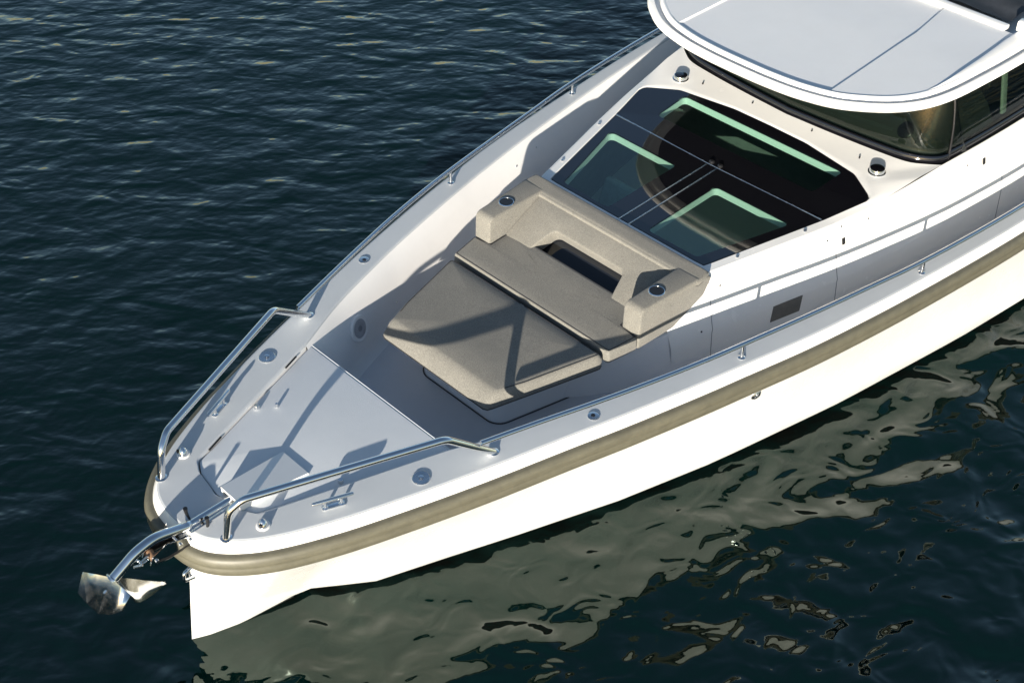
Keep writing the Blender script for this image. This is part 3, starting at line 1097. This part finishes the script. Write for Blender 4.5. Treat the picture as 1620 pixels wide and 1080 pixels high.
# centre panel sits lower than the two side strips
cols = []
for t in np.linspace(0, 1, 18):
    c = []
    for u in np.linspace(-1, 1, 13):
        y0 = seam_y(4.6) * u
        xf = roof_front(y0, .116)
        x = xf + (XB - xf) * t
        c.append((x, seam_y(x) * u))
    cols.append(c)
pan("roof_panel", cols, -.010)
for sg in (1, -1):
    cols = []
    xe = np.r_[np.linspace(roof_front(.62, .116), 5.2, 14), np.linspace(5.3, XB, 6)]
    for x in xe:
        ye = max(roof_edge(x, .116), seam_y(x) + .002)
        cols.append([(x, sg * (seam_y(x) + (ye - seam_y(x)) * t)) for t in np.linspace(0, 1, 5)])
    pan("roof_panel", cols, 0.0)
    loft("panel_step", [[(x, sg * seam_y(x), 1.7502 + zr(x)), (x, sg * (seam_y(x) - .010), 1.7398 + zr(x))] for x in np.linspace(roof_front(.6, .116) + .005, XB, 12)], WHITE if sg > 0 else ROOFM, roof, closed=False)  # lit look put into the colour: sun-facing starboard step white, port step grey
    # raised side rail of the sunroof
    rows = []
    for x in np.r_[np.linspace(4.98, 6.0, 10), np.linspace(6.1, 8.1, 8)]:
        w_ = float(np.interp(x, [4.98, 5.9, 6.1, 8.1], [.006, .095, .10, .10]))
        h_ = float(np.interp(x, [4.98, 5.9, 6.1, 8.1], [.002, .045, .05, .05]))
        ye = roof_edge(x, .100)
        z0 = 1.750 + zr(x)
        hh = min(h_, .016)
        rows.append([(x, sg * (ye + .006), z0 - .004), (x, sg * (ye - .004), z0 + hh * .30), (x, sg * (ye - w_ * .9), z0 + hh), (x, sg * (ye - w_), z0 + hh * .9), (x, sg * (ye - w_ - .006), z0 - .004)])
    loft("roof_rail", rows, WHITE, roof, closed=False, sharp=40)
    box("rail_bracket", (6.10, sg * (roof_edge(6.1, .1) - .055), 1.80), (.07, .15, .075), WHITE, roof, Matrix.Rotation(-sg * .08, 3, 'Z'), .012)
bm = bmesh.new()
box_bm(bm, (6.055, 0, 1.765), (.07, 1.92, .035), None, .010, 3)
finish(bm, "cross_beam", WHITE, roof)
rows = []
rng = np.random.RandomState(3)
for x in np.linspace(6.10, 8.1, 26):
    rows.append([(x, y, 1.775 + .010 * math.sin(x * 23 + 1.5 * math.sin(y * 4)) + .012 * rng.rand() * (abs(y) > .5) + .01 * math.cos(y * 2)) for y in np.linspace(-.93, .93, 22)])
cv = loft("sunroof_canvas", rows, CANVAS, roof, closed=False)
cv["label"] = "dark wrinkled fabric sunroof"

# ------------------------------------------------------------------ cockpit seating: moulded base, then the loose upholstery
PL = fillet([(2.02, -.335), (2.50, -.455), (2.62, -.50), (2.62, .50), (2.50, .455), (2.02, .335)], [.10, .05, 0, 0, .05, .10], 6, True)
bm = bmesh.new()
add_rings(bm, [[(x, y, ZF - .001) for x, y in PL], [(x, y, ZF + .004) for x, y in inset(PL, .003)], [(x, y, .775) for x, y in inset(PL, .018)]], True, False, True)
plinth = finish(bm, "sunpad_plinth", LINER, boat, 40)
tube("plinth_joint", [(x, y, ZF + .003) for x, y in inset(PL[:1] + PL[1:], -.004)] + [(*inset(PL, -.004)[0], ZF + .003)], .004, SEAM, plinth, 6)
bb = []
for x in np.linspace(2.46, 3.30, 15):
    yb_ = float(np.interp(x, [2.46, 2.52, 2.75, 3.05, 3.30], [.44, .475, .63, .757, .82]))
    yt_ = yb_ - .06
    bb.append([(x, -yb_, ZF - .002), (x, -yb_ + .004, ZF + .05), (x, -yt_, .772), (x, -yt_ + .03, .793), (x, yt_ - .03, .793), (x, yt_, .772), (x, yb_ - .004, ZF + .05), (x, yb_, ZF - .002)])
loft("bench_base", bb, LINER, boat, True, True, True, 40)

def cushion(name, outline, zt, zb, mat, parent, r=.025, front=None, puff=.006, tuck=.012, origin=(0, 0, 0)):
    """outline CCW in plan; zt(x), zb(x) heights; front(x) extra lean of the face"""
    ox, oy, oz = origin
    fr = front or (lambda x, y: 0)
    def ring(d, f, k):
        I = inset(outline, d)
        out = []
        for (x, y), (x0, y0) in zip(I, outline):
            lean = fr(x0, y0) * f
            z = zb(x0) + (zt(x0) - zb(x0)) * k
            out.append((x + lean - ox, y - oy, z - oz))
        return out
    rings = [ring(tuck, 0, 0.0), ring(.003, .05, .10), ring(0, .2, .3), ring(.002, .55, .6)]
    for a in (15, 35, 55, 75, 90):
        rings.append(ring(.002 + r * (1 - math.cos(rad(a))), .55 + .45 * math.sin(rad(a)), .6 + .4 * math.sin(rad(a))))
    bm = bmesh.new()
    R = add_rings(bm, rings, True, True, False)
    # puffed top: shrink towards the centroid
    top = np.array(rings[-1])
    c = top.mean(0)
    prev = R[-1]
    for k, (s, dz) in enumerate(((.93, .35), (.8, .75), (.55, 1.0), (.25, 1.0))):
        vs = []
        for p in top:
            q = c + (p - c) * s
            vs.append(bm.verts.new((q[0], q[1], zt(q[0] + ox) - oz + puff * dz)))
        for i in range(len(vs)):
            j = (i + 1) % len(vs)
            bm.faces.new((prev[i], prev[j], vs[j], vs[i]))
        prev = vs
    cv_ = bm.verts.new((c[0], c[1], zt(c[0] + ox) - oz + puff))
    for i in range(len(prev)):
        bm.faces.new((prev[i], prev[(i + 1) % len(prev)], cv_))
    return finish(bm, name, mat, parent, 50), rings

pad = empty("sun_pad", (2.2, 0, .775), "large grey woven sun pad tapering towards the bow, lying on the plinth", "sun pad")
PO = fillet([(1.83, -.445), (2.588, -.650), (2.588, .650), (1.83, .445)], [.035, .03, .03, .035], 6, True)
PO = [tuple(p) for p in resample(np.array([*PO, PO[0]]), 121)[:-1]]
pz = lambda x: float(np.interp(x, [1.83, 2.6], [.894, .884]))
pb = lambda x: float(np.interp(x, [1.83, 2.6], [.795, .777]))
o, rg = cushion("cushion", PO, pz, pb, FABRIC, pad, .030, lambda x, y: .075 * max(0, min(1, (2.08 - x) / .25)), .010, .015, (2.2, 0, .775))
tube("piping", rg[1] + [rg[1][0]], .0035, PIPING, pad, 6)
seamp = [p for p in rg[7] if not (p[0] < -.29)]
# dark cord along the top of the two long sides
for sg in (1, -1):
    q = [p for p in rg[-2] if p[1] * sg > 0 and -.22 < p[0] < .375]
    q = sorted(q, key=lambda p: p[0])
    tube("top_seam", [(p[0], p[1], p[2] + .001) for p in q], .0022, PIPING, pad, 6)

bench = empty("cockpit_bench", (3.15, 0, .80), "woven beige bench with backrest, two armrests and cup holders behind the sun pad", "bench")
BO = fillet([(2.606, -.655), (2.82, -.690), (2.84, -.560), (3.02, -.560), (3.02, .560), (2.84, .560), (2.82, .690), (2.606, .655)], [.02, .012, 0, .01, .01, 0, .012, .02], 4, True)
BO = [tuple(p) for p in BO]
bz = lambda x: float(np.interp(x, [2.6, 3.02], [.890, .908]))
o, rg = cushion("seat_cushion", BO, bz, lambda x: .805, FABRIC, bench, .014, None, .004, .006, (3.15, 0, .80))
tube("piping", rg[-1] + [rg[-1][0]], .0025, PIPING, bench, 6)

back = bench
def bk(p):
    return (p[0] - 3.15, p[1], p[2] - .80)
# armrests
AP = fillet([(2.822, .800), (2.832, 1.082), (3.30, 1.076), (3.42, 1.050), (3.36, .93), (3.12, .800)], [.0, .045, .02, .02, .03, .0], 6, True)
for sg in (1, -1):
    ya, yb = sg * .556, sg * .690
    arm = prism("armrest", [tuple(p) for p in AP], lambda p: bk((p[0], ya, p[1])), lambda p: bk((p[0], yb + sg * (.045 * max(0, (p[0] - 2.95)) / .45), p[1])), FABRIC, back, .014, 3, 50)
    cx_, cy_ = 3.04, sg * .623
    cup = lathe("cup_holder", [(.0475, -.003), (.050, .003), (.048, .0055), (.0435, .0052), (.0425, .001), (.042, .0002)], STEEL, back, bk((cx_, cy_, 1.079)), (0, 0, 1), 32)
    lathe("cup_well", [(.0422, .0035), (.040, .0025), (.02, .0021), (.005, .002)], BLACK, cup, bk((cx_, cy_, 1.079)), (0, 0, 1), 24)
# sloped back with the cut-out
P0, P1 = np.array([2.945, .885]), np.array([3.285, 1.048])
dirv = (P1 - P0)
Ls = np.linalg.norm(dirv)
dirv = dirv / Ls
nrm2 = np.array([-dirv[1], dirv[0]])
cut = [(.345, 0), (.290, .215), (-.290, .215), (-.345, 0)]
bp_ = fillet([(-.558, 0), (-.345, 0), (-.290, .215), (.290, .215), (.345, 0), (.558, 0), (.558, Ls), (-.558, Ls)], [0, .03, .05, .05, .03, 0, 0, 0], 6, True)
def bpt(p, dpt):
    q = P0 + dirv * p[1] + nrm2 * dpt
    return bk((q[0], p[0], q[1]))
prism("back_cushion", [tuple(p) for p in bp_], lambda p: bpt(p, 0.012), lambda p: bpt(p, -.085), FABRIC, back, .012, 3, 50)
# top roll
TO = fillet([(3.262, -.738), (3.41, -.725), (3.41, .725), (3.262, .738)], [.018, .02, .02, .018], 4, True)
TO = [tuple(p) for p in resample(np.array([*TO, TO[0]]), 81)[:-1]]
o, rg = cushion("head_roll", TO, lambda x: float(np.interp(x, [3.26, 3.41], [1.068, 1.080])), lambda x: 1.040, FABRIC, back, .016, None, .004, .006, (3.15, 0, .80))
tube("piping", rg[1] + [rg[1][0]], .0022, PIPING, back, 6)
# smoked access panel behind the cut-out
pp = [(-.33, -.02), (.33, -.02), (.33, .235), (-.33, .235)]
bm = bmesh.new()
vs = []
for u, v in pp:
    q = P0 + dirv * v - nrm2 * .075
    vs.append((q[0] + .03, u, q[1]))
add_rings(bm, [vs, [(x + .01, y, z - .012) for x, y, z in vs]], True, True, True)
ap = finish(bm, "access_panel", DARKGLASS, boat, 30)

SPKG = plain("speaker_grey", (.34, .34, .36), .6)
# speaker on the starboard bulwark, snap stud and courtesy light
def wall_pt(x, dz, sg):
    y = yI(x) - float(np.interp(dz, [.022, .10, .19, .27, .34], [.010, .045, .075, .095, .108]))
    return Vector((x, sg * y, zs(x) - dz))
for sg in (1, -1):
    c = wall_pt(1.86, .22, sg)
    a = wall_pt(1.86, .12, sg) - wall_pt(1.86, .30, sg)
    b = wall_pt(1.96, .22, sg) - wall_pt(1.76, .22, sg)
    nn = a.cross(b)
    if nn.y * sg > 0:
        nn = -nn
    nn.normalize()
    sp = lathe("speaker", [(.086, -.006), (.086, .010), (.078, .016), (.066, .012), (.030, .010), (.010, .010)], LINER, boat, c, nn, 40)
    lathe("speaker_grille", [(.060, .0125), (.056, .0145), (.028, .0135), (.024, .011)], SPKG, sp, c, nn, 32)
    lathe("speaker_badge", [(.018, .010), (.018, .0155), (.006, .0165)], SEAMG, sp, c, nn, 20)
    for x, dz in ((2.25, .30), (3.7, .12), (3.95, .10), (3.75, .25)):
        c = wall_pt(x, dz, sg)
        lathe("snap_stud", [(.007, -.003), (.007, .004), (.003, .006)], STEEL, boat, c, nn, 10)

# ------------------------------------------------------------------ the anchor, held by the bow roller
anchor = empty("anchor", (-.28, YA, .92), "polished steel plough anchor hanging from the bow roller", "anchor")
def an(p):
    return (p[0] + .28, p[1] - YA, p[2] - .92)
shp = fillet([(.46, YA, .935), (.12, YA, .945), (-.06, YA, 1.005), (-.17, YA, .985), (-.315, YA, .905)], [0, .2, .16, .2, 0], 6)
shp = [an(p) for p in shp]
tube("shank", shp, [.0265 if k > 2 else .02 for k in range(len(shp))], STEEL, anchor, 16)
bm = bmesh.new()
ridge = [(-.315, 0, .925), (-.235, 0, .845), (-.150, 0, .755), (-.062, 0, .668)]
for sg in (1, -1):
    sw = .0 if sg > 0 else 1.0          # the blade hangs slightly yawed, port wing further aft
    edge = [(-.385 + .085 * sw, .14, .905 + .0 * sw), (-.295 + .03 * sw, .115, .800), (-.185, .055, .710), (-.062, .004, .664)]
    heel = [(-.440 + .085 * sw, .128, .812 + .015 * sw), (-.432 + .045 * sw, .07, .775), (-.420, 0, .748)]
    heel_up = [(-.385 + .085 * sw, .14, .905), (-.350 + .0425 * sw, .07, .915), (-.315, 0, .925)]
    up_ = catmull(ridge, 4)
    ed_ = catmull(edge, 4)
    mid_ = [(np.array(a) * .5 + np.array(b) * .5 - np.array((0, 0, .016 * math.sin(math.pi * min(1, k / 8))))) for k, (a, b) in enumerate(zip(up_, ed_))]
    add_rings(bm, [[an((p[0], YA + sg * p[1], p[2])) for p in L] for L in (up_, mid_, ed_)], False)
    add_rings(bm, [[an((p[0], YA + sg * p[1], p[2])) for p in L] for L in (heel_up, heel)], False)
fl = finish(bm, "fluke", metal("anchor_steel", (.80, .81, .82), .16), anchor, 14)
md = fl.modifiers.new("thickness", 'SOLIDIFY')
md.thickness = .010
md.offset = 0
lathe("collar", [(.034, -.006), (.040, -.003), (.040, .003), (.034, .006)], STEEL, anchor, an((-.305, YA, .91)), Vector((-.80, 0, -.45)), 24)
tube("shackle", [an(p) for p in fillet([(-.20, YA - .022, .925), (-.155, YA - .022, .90), (-.155, YA + .022, .90), (-.20, YA + .022, .925)], .012, 5)], .007, STEEL2, anchor, 10)
tube("chain_link", [an(p) for p in fillet([(-.16, YA, .90), (-.11, YA, .915), (-.11, YA, .89), (-.16, YA, .885), (-.16, YA, .90)], .008, 4)], .005, STEEL2, anchor, 8)
box("web_plate", an((-.31, YA, .80)), (.05, .012, .16), STEEL, anchor, Matrix.Rotation(-.5, 3, 'Y'), .003)
